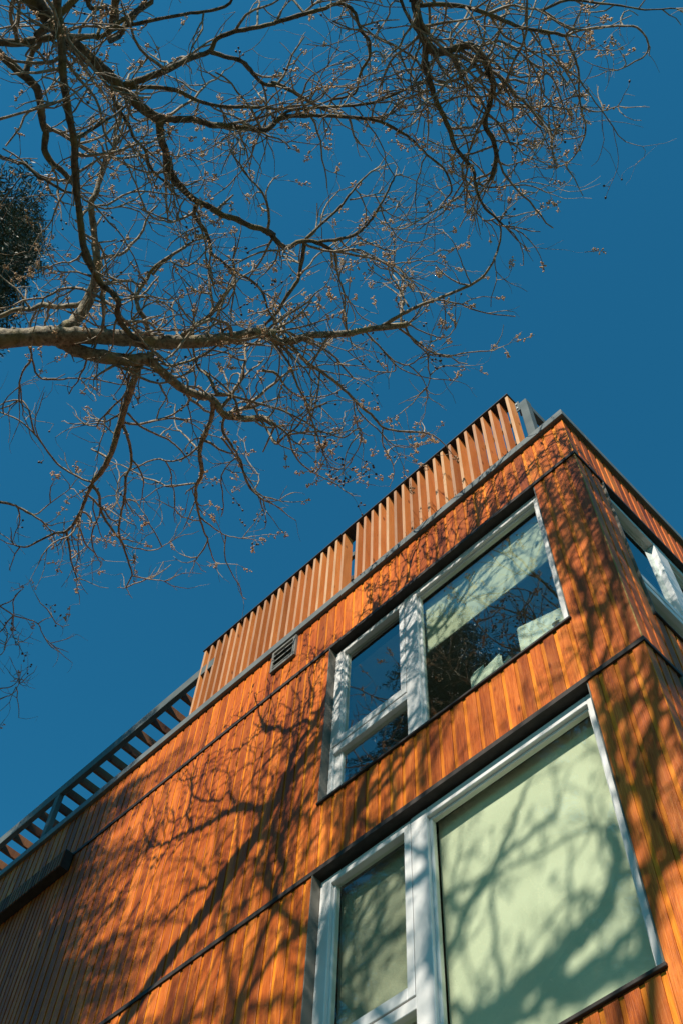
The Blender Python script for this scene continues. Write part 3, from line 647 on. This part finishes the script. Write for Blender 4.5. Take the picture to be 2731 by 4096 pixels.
TREE_B = [
 ('A', 86, 46, 0.5, 11.9, [(150,-60),(180,-10),(240,60),(300,140),(400,240),(520,340),(620,430),(700,510),(780,590),(870,655),(925,690)]),
 ('A', 36, 26, 0.3, None, [(900,665),(1000,680),(1100,680),(1200,710),(1300,720),(1400,730),(1510,742),(1568,700)]),
 ('B', 15, 5, 0.3, None, [(90,440),(140,422),(200,420),(280,420),(440,432),(540,475),(590,510),(640,560),(700,610),(730,680),(710,720)]),
 ('B', 11, 8, 0.3, None, [(100,430),(150,400),(240,390),(340,385),(450,370),(550,330),(600,310),(635,295)]),
 ('A', 40, 26, 0.2, None, [(910,680),(915,760),(930,820),(960,900),(980,990),(1030,1060),(1100,1130),(1200,1180),(1270,1225),(1350,1250),(1430,1290),(1510,1310),(1568,1340)]),
 ('D', 28, 18, 0.2, None, [(200,285),(240,310),(290,362),(330,378),(400,345),(480,352),(570,398)]),
 ('D', 12, 5, 0.3, None, [(570,398),(680,420),(780,440),(900,480),(960,540),(1030,580)]),
 ('D', 12, 6, 0.1, None, [(572,405),(590,520),(620,620),(625,680),(615,760),(640,820),(660,880)]),
 ('D', 17, 8, 0.5, None, [(490,350),(600,335),(680,310),(740,260),(790,190),(830,120),(870,40),(890,0)]),
 ('D', 15, 8, 0.6, None, [(420,340),(500,260),(600,170),(660,90),(720,20),(770,-20)]),
 ('D', 20, 14, 0.1, None, [(415,360),(400,460),(380,550),(320,640),(270,720),(210,780)]),
 ('D', 9, 5, 0.2, None, [(650,130),(700,120),(800,95)]),
 ('D', 9, 4, 0.2, None, [(790,190),(850,180),(900,160)]),
 ('D', 9, 4, 0.2, None, [(600,340),(650,390),(740,420),(800,480),(870,500),(960,540)]),
 ('A', 12, 6, 0.1, None, [(985,1020),(990,1080),(995,1140),(1010,1210)]),
 ('A', 24, 12, 0.2, None, [(1130,1150),(1110,1230),(1170,1310),(1200,1400),(1210,1450),(1270,1490),(1330,1568)]),
 ('D', 16, 9, 0.2, None, [(0,470),(80,520),(150,560),(200,620),(220,690),(260,760)]),
 ('A', 28, 18, 0.4, None, [(390,232),(520,205),(570,215),(640,160),(720,100),(790,50),(850,-20)]),
 ('A', 22, 14, 0.4, None, [(600,195),(650,170),(760,140),(900,110),(1050,80),(1200,60),(1300,30),(1330,-20)]),
 ('A', 34, 20, 0.4, None, [(700,490),(820,450),(950,400),(1050,350),(1120,320),(1200,290),(1240,220),(1340,180),(1450,160),(1568,130)]),
 ('B', 14, 7, 0.3, None, [(90,82),(200,50),(260,35),(310,15),(350,20),(380,50),(400,110),(430,150),(430,210),(400,260),(390,310),(370,345),(300,360)]),
 ('A', 25, 18, 0.3, None, [(1195,292),(1280,320),(1380,350),(1440,410),(1490,470),(1568,490)]),
 ('B', 14, 10, 0.2, None, [(80,300),(110,310),(170,340),(220,370),(280,400)]),
 ('A', 23, 14, 0.4, None, [(740,500),(900,500),(1020,520),(1120,570),(1220,600),(1350,610),(1480,612),(1568,622)]),
 ('B', 9, 5, 0.3, None, [(85,425),(60,380),(30,340)]),
 ('A', 20, 12, 0.2, None, [(640,480),(645,540),(670,610),(730,700),(770,790),(830,860),(850,940),(900,1000),(960,1050)]),
 ('A', 14, 8, 0.3, None, [(720,580),(750,660),(800,690),(860,680)]),
 ('A', 11, 6, 0.3, None, [(830,855),(900,830),(990,890),(1080,880)]),
 ('A', 46, 34, 0.0, 11.3, [(328,-60),(330,60),(340,150),(355,280),(360,420),(380,560),(400,680),(425,800),(430,950),(440,1100),(460,1250),(480,1400),(530,1540)]),
 ('C', 34, 26, 0.1, None, [(480,20),(530,110),(580,190),(650,250),(680,300),(670,360),(700,430),(770,500),(850,560)]),
 ('C', 12, 7, 0.2, None, [(680,290),(760,270),(860,265),(960,285)]),
 ('C', 12, 6, 0.1, None, [(670,370),(650,460),(640,560),(580,610)]),
 ('A', 22, 12, 0.4, None, [(430,780),(470,775),(520,740),(600,690),(680,640),(720,600)]),
 ('A', 14, 8, 0.4, None, [(440,985),(530,930),(640,850),(700,790)]),
 ('A', 12, 6, 0.2, None, [(455,1120),(520,1160),(600,1190),(700,1180),(800,1210),(850,1270)]),
 ('A', 12, 6, 0.2, None, [(480,1430),(420,1490),(340,1500),(250,1540)]),
 ('A', 46, 26, 0.3, 12.4, [(-40,270),(60,360),(150,440),(210,500),(230,600),(250,720),(265,750),(255,850),(300,930),(360,980),(430,1060)]),
 ('A', 22, 12, 0.3, None, [(265,745),(330,745),(400,780)]),
 ('A', 40, 36, -0.1, 12.2, [(-40,238),(100,245),(200,230),(280,215),(330,200)]),
 ('A', 34, 20, 0.3, None, [(145,430),(180,310),(225,250),(240,180)]),
 ('A', 16, 7, 0.1, 10.6, [(-30,690),(140,640),(280,600),(400,550),(480,490),(540,420)]),
 ('A', 8, 4, 0.1, None, [(280,600),(260,520),(240,440),(270,350)]),
 ('A', 20, 12, 0.1, 12.2, [(-30,880),(80,920),(150,940),(220,1010),(270,1030),(350,1080),(430,1105)]),
 ('A', 12, 6, 0.2, None, [(270,1030),(290,1100),(350,1150),(420,1170)]),
 ('A', 11, 6, 0.2, 12.3, [(-20,170),(60,150),(130,150),(250,150),(300,190),(380,220)]),
 ('A', 11, 6, 0.2, 12.4, [(80,-30),(75,60),(85,120),(20,190)]),
 ('A', 10, 5, 0.2, None, [(350,135),(430,135),(530,130)]),
 ('A', 18, 10, 0.5, None, [(560,200),(580,130),(575,60),(590,-20)]),
 ('A', 14, 8, 0.5, None, [(500,210),(450,190),(500,110),(550,60),(620,30)]),
 ('B', 30, 14, 0.3, 12.3, [(585,-40),(605,50),(620,120),(640,160),(680,190),(740,175),(800,165),(830,190),(860,250),(880,310),(865,380),(850,450),(880,510),(890,580),(870,650)]),
 ('B', 21, 6, 0.2, None, [(635,150),(635,220),(650,290),(670,360),(700,420),(725,480),(740,530),(780,580),(810,620),(815,670),(840,740),(890,790),(920,820)]),
 ('B', 15, 10, 0.3, None, [(605,20),(700,15),(800,30),(870,55),(930,80),(980,100),(1040,110),(1100,120),(1140,130)]),
 ('B', 9, 4, 0.2, None, [(1140,130),(1220,105),(1330,95),(1400,100),(1440,150),(1430,200),(1380,230),(1330,255)]),
 ('B', 10, 6, 0.2, None, [(625,95),(720,80),(830,65)]),
 ('B', 12, 10, 0.0, 12.4, [(530,-40),(570,60),(610,120),(632,150)]),
 ('B', 9, 6, 0.2, None, [(860,50),(940,20),(1000,30),(1060,40),(1130,90)]),
 ('B', 11, 4, 0.2, None, [(1050,40),(1150,0),(1250,10),(1340,20),(1430,35),(1540,30)]),
 ('B', 9, 4, 0.2, None, [(1140,130),(1170,200),(1190,260),(1190,330),(1200,400),(1215,470),(1190,540),(1150,590),(1110,605)]),
 ('B', 6, 3, 0.1, None, [(1200,390),(1260,405),(1330,385)]),
 ('B', 9, 4, 0.2, None, [(815,175),(900,150),(960,180),(1020,230),(1060,250),(1100,290),(1120,350),(1140,420),(1100,470)]),
 ('B', 7, 4, 0.2, None, [(985,105),(1000,200),(1010,280),(1000,350),(1030,400)]),
 ('B', 7, 3, 0.2, None, [(1005,215),(1050,300),(1050,380),(1040,440),(1090,470)]),
 ('B', 8, 4, 0.2, None, [(1080,125),(1110,210),(1150,270),(1180,330),(1200,390)]),
 ('B', 8, 4, 0.2, None, [(870,60),(920,130),(980,160),(1020,190),(1080,230),(1140,290)]),
 ('B', 7, 3, 0.2, None, [(730,490),(800,490),(850,470),(930,440),(990,410)]),
 ('B', 9, 4, 0.2, None, [(690,375),(760,350),(860,350),(940,330)]),
 ('B', 7, 3, 0.1, None, [(885,510),(960,520),(1020,540)]),
 ('B', 7, 3, 0.1, None, [(890,580),(930,600),(1000,580)]),
 ('B', 7, 3, 0.1, None, [(815,660),(870,680),(940,670),(980,660)]),
 ('B', 6, 3, 0.1, None, [(890,790),(850,800),(820,770)]),
 ('B', 8, 4, 0.1, None, [(640,300),(640,370),(645,460),(640,540)]),
]

def smooth(P, per=4):
    """Catmull-Rom through 2-d or 3-d tuples"""
    out_ = []; n_ = len(P)
    for i in range(n_-1):
        p0, p1, p2, p3 = P[max(i-1, 0)], P[i], P[i+1], P[min(i+2, n_-1)]
        for k in range(per):
            t_ = k/per
            out_.append(tuple(0.5*(2*b1+(c1-a1)*t_+(2*a1-5*b1+4*c1-d1)*t_*t_+(3*b1-a1-3*c1+d1)*t_**3) for a1, b1, c1, d1 in zip(p0, p1, p2, p3)))
    out_.append(tuple(P[-1])); return out_

HOUSE_CLEAR = lambda p: p.y < -0.12 or p.z > 13.75
def rnd_dir(rs):
    while True:
        v = Vector((rs.uniform(-1, 1), rs.uniform(-1, 1), rs.uniform(-1, 1)))
        if 0.05 < v.length < 1: return v.normalized()

class Bare:
    """one bare tree: limbs as parts, fine twigs and seed heads as uncountable masses"""
    def __init__(s, name, label, base, seed):
        s.bark = 'bark_limb'; s.rs = random.Random(seed); s.root = empty(name, base); tag(s.root, label, 'tree')
        s.inv = Matrix.Translation(-Vector(base)); s.tw = MB(); s.bud = MB(); s.pod = MB(); s.br = []   # (px list, pts, radii)
    def limb(s, pts, rad, name='branch', n=None):
        b_ = MB(); rs = s.rs
        nn = n or (10 if rad[0] > 0.05 else 7 if rad[0] > 0.02 else 5)
        rr = [r_*(1+rs.uniform(-0.09, 0.12)) for r_ in rad]
        b_.tube(pts, rr, nn)
        if rad[0] > 0.025:                                   # knobs and stubs
            for i in range(1, len(pts)-1):
                if rs.random() < 0.25:
                    d = rnd_dir(rs); b_.tube([pts[i], pts[i]+d*rad[i]*1.25], [rad[i]*0.55, rad[i]*0.3], 5)
        o = b_.build(name, s.bark if rad[0] > 0.014 else 'bark_twig', s.root); o.matrix_parent_inverse = s.inv
    def trace(s, item):
        crop, w0, w1, rise, z0, P = item
        x0, y0, sc = CROP[crop]; px = smooth([(x0+a/sc, y0+b1/sc) for a, b1 in P], 4)
        if z0 is None:                                       # start at the height of the branch it leaves
            best = None
            for (q, pts, rad) in s.br:
                for (qx, qy), p in zip(q, pts):
                    dd = (qx-px[0][0])**2+(qy-px[0][1])**2
                    if best is None or dd < best[0]: best = (dd, p.z)
            z0 = best[1]
        pts, rad = [], []; n_ = len(px); L = 0
        ph = s.rs.uniform(0, 6)
        for i, (a, b1) in enumerate(px):
            t_ = i/(n_-1); z = z0+rise*t_+0.05*math.sin(ph+t_*9)*min(1, t_*4)
            j = 1.6 if i else 0
            p = at_z(a+s.rs.uniform(-j, j), b1+s.rs.uniform(-j, j), z); pts.append(p)
            rad.append(0.57*(w0+(w1-w0)*t_)/sc/F*(p-CAM).dot(fw))
        s.br.append((px, pts, rad)); s.limb(pts, rad); return pts, rad
    def panicle(s, p, d, big=1.0):
        rs = s.rs; L = rs.uniform(0.10, 0.24)*big; d = (d+Vector((0, 0, 0.5))*rs.random()+rnd_dir(rs)*0.25).normalized()
        s.tw.tube([p, p+d*L*0.5+rnd_dir(rs)*0.01, p+d*L], [0.0042, 0.0034, 0.0022], 3, cap=False)
        k = rs.randint(4, 7)
        for i in range(k):
            q = p+d*L*(0.3+0.7*i/k); e = (rnd_dir(rs)+d*0.5).normalized(); l2 = rs.uniform(0.016, 0.042)*(1.2-0.6*i/k)*big
            s.tw.tube([q, q+e*l2], [0.0026, 0.002], 3, cap=False)
            for _ in range(rs.randint(2, 4)): s.bud.octa(q+e*l2+rnd_dir(rs)*0.013, rs.uniform(0.007, 0.0115)*big)
    def pods(s, p, d):
        rs = s.rs
        for _ in range(rs.randint(1, 4)):
            e = (d*0.4+rnd_dir(rs)*0.8+Vector((0, 0, -0.35))).normalized(); l2 = rs.uniform(0.03, 0.09)
            s.tw.tube([p, p+e*l2], [0.003, 0.002], 3, cap=False); s.pod.spindle(p+e*l2, (e+Vector((0, 0, -0.4))), rs.uniform(0.028, 0.042), rs.uniform(0.010, 0.0145))
    def twig(s, p, d, L, r_, depth, guard=None, hang=0.0):
        rs = s.rs; n_ = max(3, int(L/0.09)); pts = [p.copy()]; dd = d.normalized()
        bend = rnd_dir(rs)*0.22
        for i in range(n_):
            dd = (dd+bend*0.5+rnd_dir(rs)*0.34+Vector((0, 0, 0.07-hang))).normalized(); q = pts[-1]+dd*(L/n_)
            if not HOUSE_CLEAR(q) or (guard and guard(q)): break
            pts.append(q)
        if len(pts) < 2: return
        m_ = len(pts); rad = [r_*(1-0.5*i/(m_-1)) for i in range(m_)]
        s.tw.tube(pts, rad, 4 if r_ > 0.007 else 3, cap=False)
        end = (pts[-1]-pts[-2]).normalized()
        if depth > 0:
            for i in range(1, m_):
                if rs.random() < (0.42 if depth > 1 else 0.36):
                    dl = (pts[i]-pts[i-1]).normalized(); e = (dl*rs.uniform(0.3, 1.0)+rnd_dir(rs)*0.9).normalized()
                    s.twig(pts[i], e, L*rs.uniform(0.28, 0.62), rad[i]*0.76, depth-1, guard, hang)
        u_ = rs.random()+(0.0 if mnoise.noise(pts[-1]*1.15) > -0.02 else 0.5)
        if u_ < s.p_bud: s.panicle(pts[-1], end)
        elif rs.random() < s.p_pod and mnoise.noise(pts[-1]*0.9+Vector((7, 3, 1))) > 0.05: s.pods(pts[-1], end)
    def clothe(s, pts, rad, dens, guard=None, lmax=0.95):
        rs = s.rs; acc = rs.uniform(0, 0.15)
        for i in range(1, len(pts)):
            seg = (pts[i]-pts[i-1]).length; acc += seg
            gap = rs.uniform(0.10, 0.27)/dens*(1.0+min(rad[i]/0.03, 3)*0.6)
            if acc > gap:
                acc = 0; tl = (pts[i]-pts[i-1]).normalized()
                e = (tl*rs.uniform(0.1, 0.8)+rnd_dir(rs)).normalized(); L = rs.uniform(0.25, lmax)*(0.7 if i > len(pts)*0.8 else 1)
                s.twig(pts[i], e, L, min(0.0155, max(0.008, rad[i]*0.7)), 2 if L > 0.5 else 1, guard)
        for i in range(2, len(pts)-1):                        # side branches between limb and twig size
            if rad[i] > 0.016 and rs.random() < 0.26*dens:
                tl = (pts[i]-pts[i-1]).normalized(); e = (tl*rs.uniform(0.2, 0.9)+rnd_dir(rs)*0.9).normalized()
                s.twig(pts[i], e, rs.uniform(0.7, 1.45), min(rad[i]*0.6, rs.uniform(0.013, 0.021)), 2, guard)
        end = (pts[-1]-pts[-2]).normalized()
        for _ in range(3): s.twig(pts[-1], (end+rnd_dir(rs)*0.7).normalized(), rs.uniform(0.2, 0.45), min(0.009, max(0.006, rad[-1]*0.85)), 1, guard)
    def finish(s):
        for mb, nm, mt, lab in ((s.tw, 'twigs', 'bark_twig', 'fine bare twigs'), (s.bud, 'buds', 'bud', 'orange-brown flower buds in upright clusters'), (s.pod, 'seed_pods', 'pod', 'dark dry seed pods')):
            if not mb.f: continue
            o = mb.build(nm, mt, s.root); o.matrix_parent_inverse = s.inv; o['kind'] = 'stuff'

def bez(a, b1, c, d, n_):
    o_ = []
    for i in range(n_+1):
        t_ = i/n_; o_.append(a*(1-t_)**3+b1*(3*t_*(1-t_)**2)+c*(3*t_*t_*(1-t_))+d*t_**3)
    return o_
def wobble(pts, rs, k):
    return [p if i in (0, len(pts)-1) else p+rnd_dir(rs)*k for i, p in enumerate(pts)]

def build_tree(name, label, base, traces, seed, fork_z, r0, p_bud, p_pod, dens, extra, bark_):
    T = Bare(name, label, base, seed); T.p_bud, T.p_pod = p_bud, p_pod; rs = T.rs; T.bark = bark_
    fork = Vector((base[0]+rs.uniform(-0.2, 0.2), base[1]+rs.uniform(-0.2, 0.2), fork_z))
    b0 = Vector(base)
    tp = wobble(bez(b0, b0+Vector((0.1, 0.05, fork_z*0.35)), fork-Vector((0.1, 0, fork_z*0.3)), fork, 14), rs, 0.04)
    b_ = MB(); b_.tube([tp[0]-Vector((0, 0, 0.15))]+tp, [r0*1.7, r0*1.35]+[r0*(1.1-0.35*i/14) for i in range(1, 15)], 14)
    o = b_.build('trunk', 'bark_limb', T.root); o.matrix_parent_inverse = T.inv
    off = lambda q: in_frame(q, 40)
    for it in traces:
        pts, rad = T.trace(it)
        T.clothe(pts, rad, dens*{'A': 0.75, 'B': 1.6}.get(it[0], 1.0))
        if it[4] is not None:                                 # free base: a limb outside the picture joins it to the fork
            d = (pts[0]-pts[2]).normalized()
            L = (pts[0]-fork).length
            cp = bez(fork, fork+Vector((0, 0, L*0.35)), pts[0]+d*L*0.3, pts[0], 12)
            rr = max(rad[0]*1.3, 0.04)
            T.limb(wobble(cp, rs, 0.02), [rr+(rad[0]-rr)*i/12 for i in range(13)], 'limb')
            T.clothe(cp[4:-1], [rad[0]]*8, 0.5, off)
    # limbs of the crown that the picture does not reach; they shade the wall and show in the glass
    for (pts, r1, r2, dn_) in extra(fork, rs):
        n_ = len(pts)-1; pts = wobble(pts, rs, 0.025)
        T.limb(pts, [r1+(r2-r1)*i/n_ for i in range(n_+1)], 'limb'); T.clothe(pts, [max(0.012, r1+(r2-r1)*i/n_) for i in range(n_+1)], dn_, off, 1.1)
    T.finish(); return T

def from_shadow(P, t_, r_):
    """a limb that stands between the sun and the wall: wall pixels -> points t_ metres towards the sun"""
    return [at_y(a, b1, 0.17)+S*tt for (a, b1), tt in zip(P, t_)]

def extra_a(fork, rs):
    out_ = []
    for (ex, ey, ez) in ((-6.5, -4.5, 14.5), (-8.2, -3.2, 13.8), (-5.6, -5.2, 15.5), (-9.0, -4.6, 15.0), (-6.8, -2.4, 13.2), (-4.6, -6.4, 14.6)):
        e = Vector((ex, ey, ez)); L = (e-fork).length
        p = bez(fork, fork+Vector((0, 0, L*0.4)), e-Vector((0, 0, L*0.15))+(fork-e)*0.2, e, 14)
        out_.append((p, 0.085, 0.018, 1.0))
        for k in (6, 8, 10, 12):
            q = p[k]; d = (rnd_dir(rs)+(e-fork).normalized()*0.8); d.z = abs(d.z)*0.5; d.normalize(); e2 = q+d*rs.uniform(1.2, 2.2)
            if in_frame(e2, 150) or in_frame((q+e2)/2, 100): continue
            out_.append((bez(q, q+d*0.4+Vector((0, 0, 0.1)), e2-Vector((0, 0, 0.2)), e2, 8), 0.035, 0.008, 1.3))
    return out_
def extra_b(fork, rs):
    out_ = []
    # limbs whose shadows lie across the lower window
    c6 = lambda x, y: (2000+x/2.145, 3600+y/2.145)
    r2 = lambda x, y: (1150+x/0.9918, 2500+y/0.9918)
    sh = [([c6(-300, 1010), c6(0, 790), c6(250, 610), c6(450, 410), c6(600, 250), c6(760, 100), c6(870, 0), r2(1230, 1080), r2(1290, 980), r2(1290, 860), r2(1260, 760)], 8.3, 0.085, 0.05),
          ([c6(250, 610), c6(520, 620), c6(760, 480), c6(930, 330), c6(1080, 200), c6(1150, 60)], 8.3, 0.055, 0.035),
          ([c6(300, 720), c6(620, 690), c6(900, 560), c6(1150, 400), c6(1300, 330), c6(1500, 290)], 8.3, 0.06, 0.04),
          ([c6(-100, 1000), c6(200, 900), c6(420, 760), c6(600, 700)], 8.3, 0.045, 0.03),
          ([r2(590, 1400), r2(640, 1240), r2(700, 1100), r2(760, 990), r2(840, 880), r2(960, 800), r2(1060, 690)], 8.0, 0.035, 0.02),
          ([r2(800, 940), r2(850, 820), r2(900, 700), r2(940, 600)], 8.0, 0.03, 0.016),
          ([r2(600, 1050), r2(700, 1000), r2(790, 950)], 8.0, 0.025, 0.015),
          ([r2(820, 1500), r2(830, 1300), r2(790, 1130), r2(800, 1000)], 8.0, 0.025, 0.015),
          ([r2(160, 1420), r2(260, 1270), r2(340, 1180), r2(360, 1080), r2(400, 1030), r2(470, 960)], 7.8, 0.028, 0.015),
          ([r2(350, 1170), r2(380, 1070), r2(350, 960), r2(360, 880)], 7.8, 0.022, 0.012)]
    # and those that mottle the boards at the corner
    sh += [([r2(1420, 1250), r2(1390, 1080), r2(1400, 900), r2(1350, 720), r2(1330, 560), r2(1300, 420), r2(1285, 300), r2(1330, 180), r2(1300, 60)], 7.0, 0.05, 0.022),
           ([r2(1600, 1060), r2(1490, 910), r2(1450, 780), r2(1440, 640), r2(1500, 540), r2(1580, 480)], 7.0, 0.045, 0.02),
           ([r2(1340, 560), r2(1400, 470), r2(1450, 380), r2(1500, 280), r2(1490, 160)], 7.0, 0.03, 0.014),
           ([r2(1300, 420), r2(1250, 350), r2(1240, 240), r2(1260, 150)], 7.0, 0.022, 0.012),
           ([r2(1450, 760), r2(1520, 700), r2(1560, 620)], 7.0, 0.03, 0.014),
           ([r2(1240, 60), r2(1200, -60), r2(1130, -170), r2(1100, -330), r2(1060, -480)], 6.3, 0.035, 0.016),
           ([r2(1310, 30), r2(1330, -80), r2(1290, -220), r2(1260, -360), r2(1180, -520)], 6.2, 0.035, 0.016),
           ([r2(1200, -60), r2(1240, -180), r2(1200, -300), r2(1160, -420)], 6.2, 0.024, 0.012),
           ([r2(1130, -170), r2(1180, -260), r2(1240, -330), r2(1270, -430)], 6.2, 0.02, 0.012),
           ([r2(500, 480), r2(600, 380), r2(680, 300), r2(760, 240), r2(860, 160)], 7.6, 0.024, 0.012),
           ([r2(330, 800), r2(470, 640), r2(560, 560), r2(700, 430)], 7.6, 0.028, 0.012)]
    joined = []
    for P, t_, r1, rr in sh:
        q = smooth(P, 3); ph = rs.uniform(0, 6); pts = from_shadow(q, [t_+0.16*math.sin(ph+i*0.16) for i in range(len(q))], r1)
        out_.append((pts, r1, rr, 0.12 if t_ > 7.5 else 0.9))
        if not joined:                                        # the first one joins the fork, the others the nearest limb
            L = (pts[0]-fork).length
            c = bez(fork, fork+Vector((0, 0, L*0.4)), pts[0]+Vector((-0.5, -0.3, -0.4)), pts[0], 12); out_.append((c, 0.11, 0.085, 0.2)); joined += c
        else:
            near = min(joined, key=lambda j: (j-pts[0]).length+(3.0 if in_frame((j+pts[0])/2, 30) else 0.0)); L = (near-pts[0]).length
            if L > 0.12: out_.append((bez(near, near+(pts[0]-near)*0.3+Vector((0, 0, 0.12*L)), pts[0]+(pts[0]-pts[2]).normalized()*L*0.3, pts[0], 8), max(r1*1.1, 0.02), r1, 0.1))
        joined += pts
    for (ex, ey, ez) in ((-3.2, -7.6, 13.6), (3.4, -6.6, 13.8), (0.6, -7.2, 15.2), (4.6, -8.8, 13.0), (-1.4, -9.4, 14.0), (2.2, -10.6, 13.4), (-2.0, -7.0, 15.4)):
        e = Vector((ex, ey, ez)); L = (e-fork).length
        p = bez(fork, fork+Vector((0, 0, L*0.4)), e-Vector((0, 0, L*0.15))+(fork-e)*0.2, e, 14)
        out_.append((p, 0.08, 0.016, 1.0))
        for k in (6, 8, 10, 12):
            q = p[k]; d = (rnd_dir(rs)+(e-fork).normalized()*0.8); d.z = abs(d.z)*0.5; d.normalize(); e2 = q+d*rs.uniform(1.2, 2.2)
            if in_frame(e2, 150) or in_frame((q+e2)/2, 100): continue
            out_.append((bez(q, q+d*0.4+Vector((0, 0, 0.1)), e2-Vector((0, 0, 0.2)), e2, 8), 0.035, 0.008, 1.2))
    return out_
build_tree('bare_tree', 'bare tree whose thick mossy limb enters from the left edge, hung with buds', (-5.3, -3.5, 0.05), TREE_A, 5, 7.6, 0.21, 0.42, 0.16, 0.42, extra_a, 'bark_limb')
build_tree('bare_tree', 'bare tree whose dark limbs come down from the top edge of the picture', (1.3, -8.6, 0.0), TREE_B, 8, 7.0, 0.25, 0.34, 0.06, 0.46, extra_b, 'bark_dark')

# ------------------------------------------------------------------ conifer
def conifer(base, H, label, seed):
    rs = random.Random(seed); root = empty('conifer_tree', base); tag(root, label, 'tree'); b0 = Vector(base)
    b_ = MB(); b_.tube([Vector((0, 0, -0.1)), Vector((0, 0, 2)), Vector((0.1, 0, H*0.5)), Vector((0, 0, H))], [0.42, 0.33, 0.2, 0.02], 12); b_.build('trunk', 'bark_conifer', root)
    bo = MB(); lf = MB(); z = 5.6
    def spray(p, d, L, sag):
        # flat drooping spray: needle-wide blades on both sides of a shoot
        n_ = max(4, int(L/0.055)); side = d.cross(Vector((0, 0, 1)))
        if side.length < 0.1: side = Vector((1, 0, 0))
        side.normalize(); q = p.copy(); dd = d.copy()
        for i in range(n_):
            dd = (dd+Vector((0, 0, -sag))).normalized(); q = q+dd*(L/n_); k = (1-i/n_)
            for sg in (-1, 1, -1, 1):
                e = (side*sg*0.8+dd*rs.uniform(0.4, 1.1)+rnd_dir(rs)*0.35+Vector((0, 0, -0.22))).normalized(); l2 = (0.045+0.10*k)*rs.uniform(0.7, 1.2); up = e.cross(rnd_dir(rs)).normalized()*0.0085
                lf.quad([q, q+e*l2*0.5+up, q+e*l2, q+e*l2*0.5-up])
    while z < H-0.15:
        frac = (z-5.6)/(H-5.6); Rm = 0.25+(5.3*(1-frac)**0.78); nb = 9 if frac < 0.85 else 6
        a0 = rs.uniform(0, 6.28); near = z > 9.0
        for k in range(nb):
            a = a0+k*6.283/nb+rs.uniform(-0.3, 0.3); L = Rm*rs.uniform(0.55, 1.2)*(1-0.72*max(0.0, math.sin(a+0.2))**0.8); d = Vector((math.cos(a), math.sin(a), 0.22+0.5*frac**3)).normalized()
            pts = [Vector((0, 0, z))]; dd = d.copy(); n_ = 7
            for i in range(n_): dd = (dd+Vector((0, 0, -0.085*(1-frac*0.5)))+rnd_dir(rs)*0.05).normalized(); pts.append(pts[-1]+dd*(L/n_))
            r_ = 0.012+0.012*L; bo.tube(pts, [r_*(1-0.85*i/n_) for i in range(n_+1)], 4, cap=False)
            step = 0.10 if near else 0.3
            s_ = 0.15*L
            while s_ < L:
                i = min(n_-1, int(s_/L*n_)); p = pts[i].lerp(pts[i+1], s_/L*n_-i); tl = (pts[i+1]-pts[i]).normalized(); sd_ = tl.cross(Vector((0, 0, 1))).normalized()
                for sg in (-1, 1):
                    e = (sd_*sg+tl*rs.uniform(0.5, 1.1)+Vector((0, 0, rs.uniform(-0.5, 0.25)))).normalized()
                    spray(p, e, max(0.2, (L-s_)*0.36+0.2)*rs.uniform(0.7, 1.3), rs.uniform(0.03, 0.13))
                s_ += step*rs.uniform(0.7, 1.3)
            spray(pts[-1], dd, 0.3, 0.05)
        z += (0.40 if near else 0.8)*(1-0.35*frac)
    bo.build('bough', 'bark_conifer', root)
    o = lf.build('crown', 'needles', root); o['kind'] = 'stuff'
conifer((-5.95, -5.25, 0.0), 20.9, 'dark green conifer at the left edge behind the bare branches', 21)
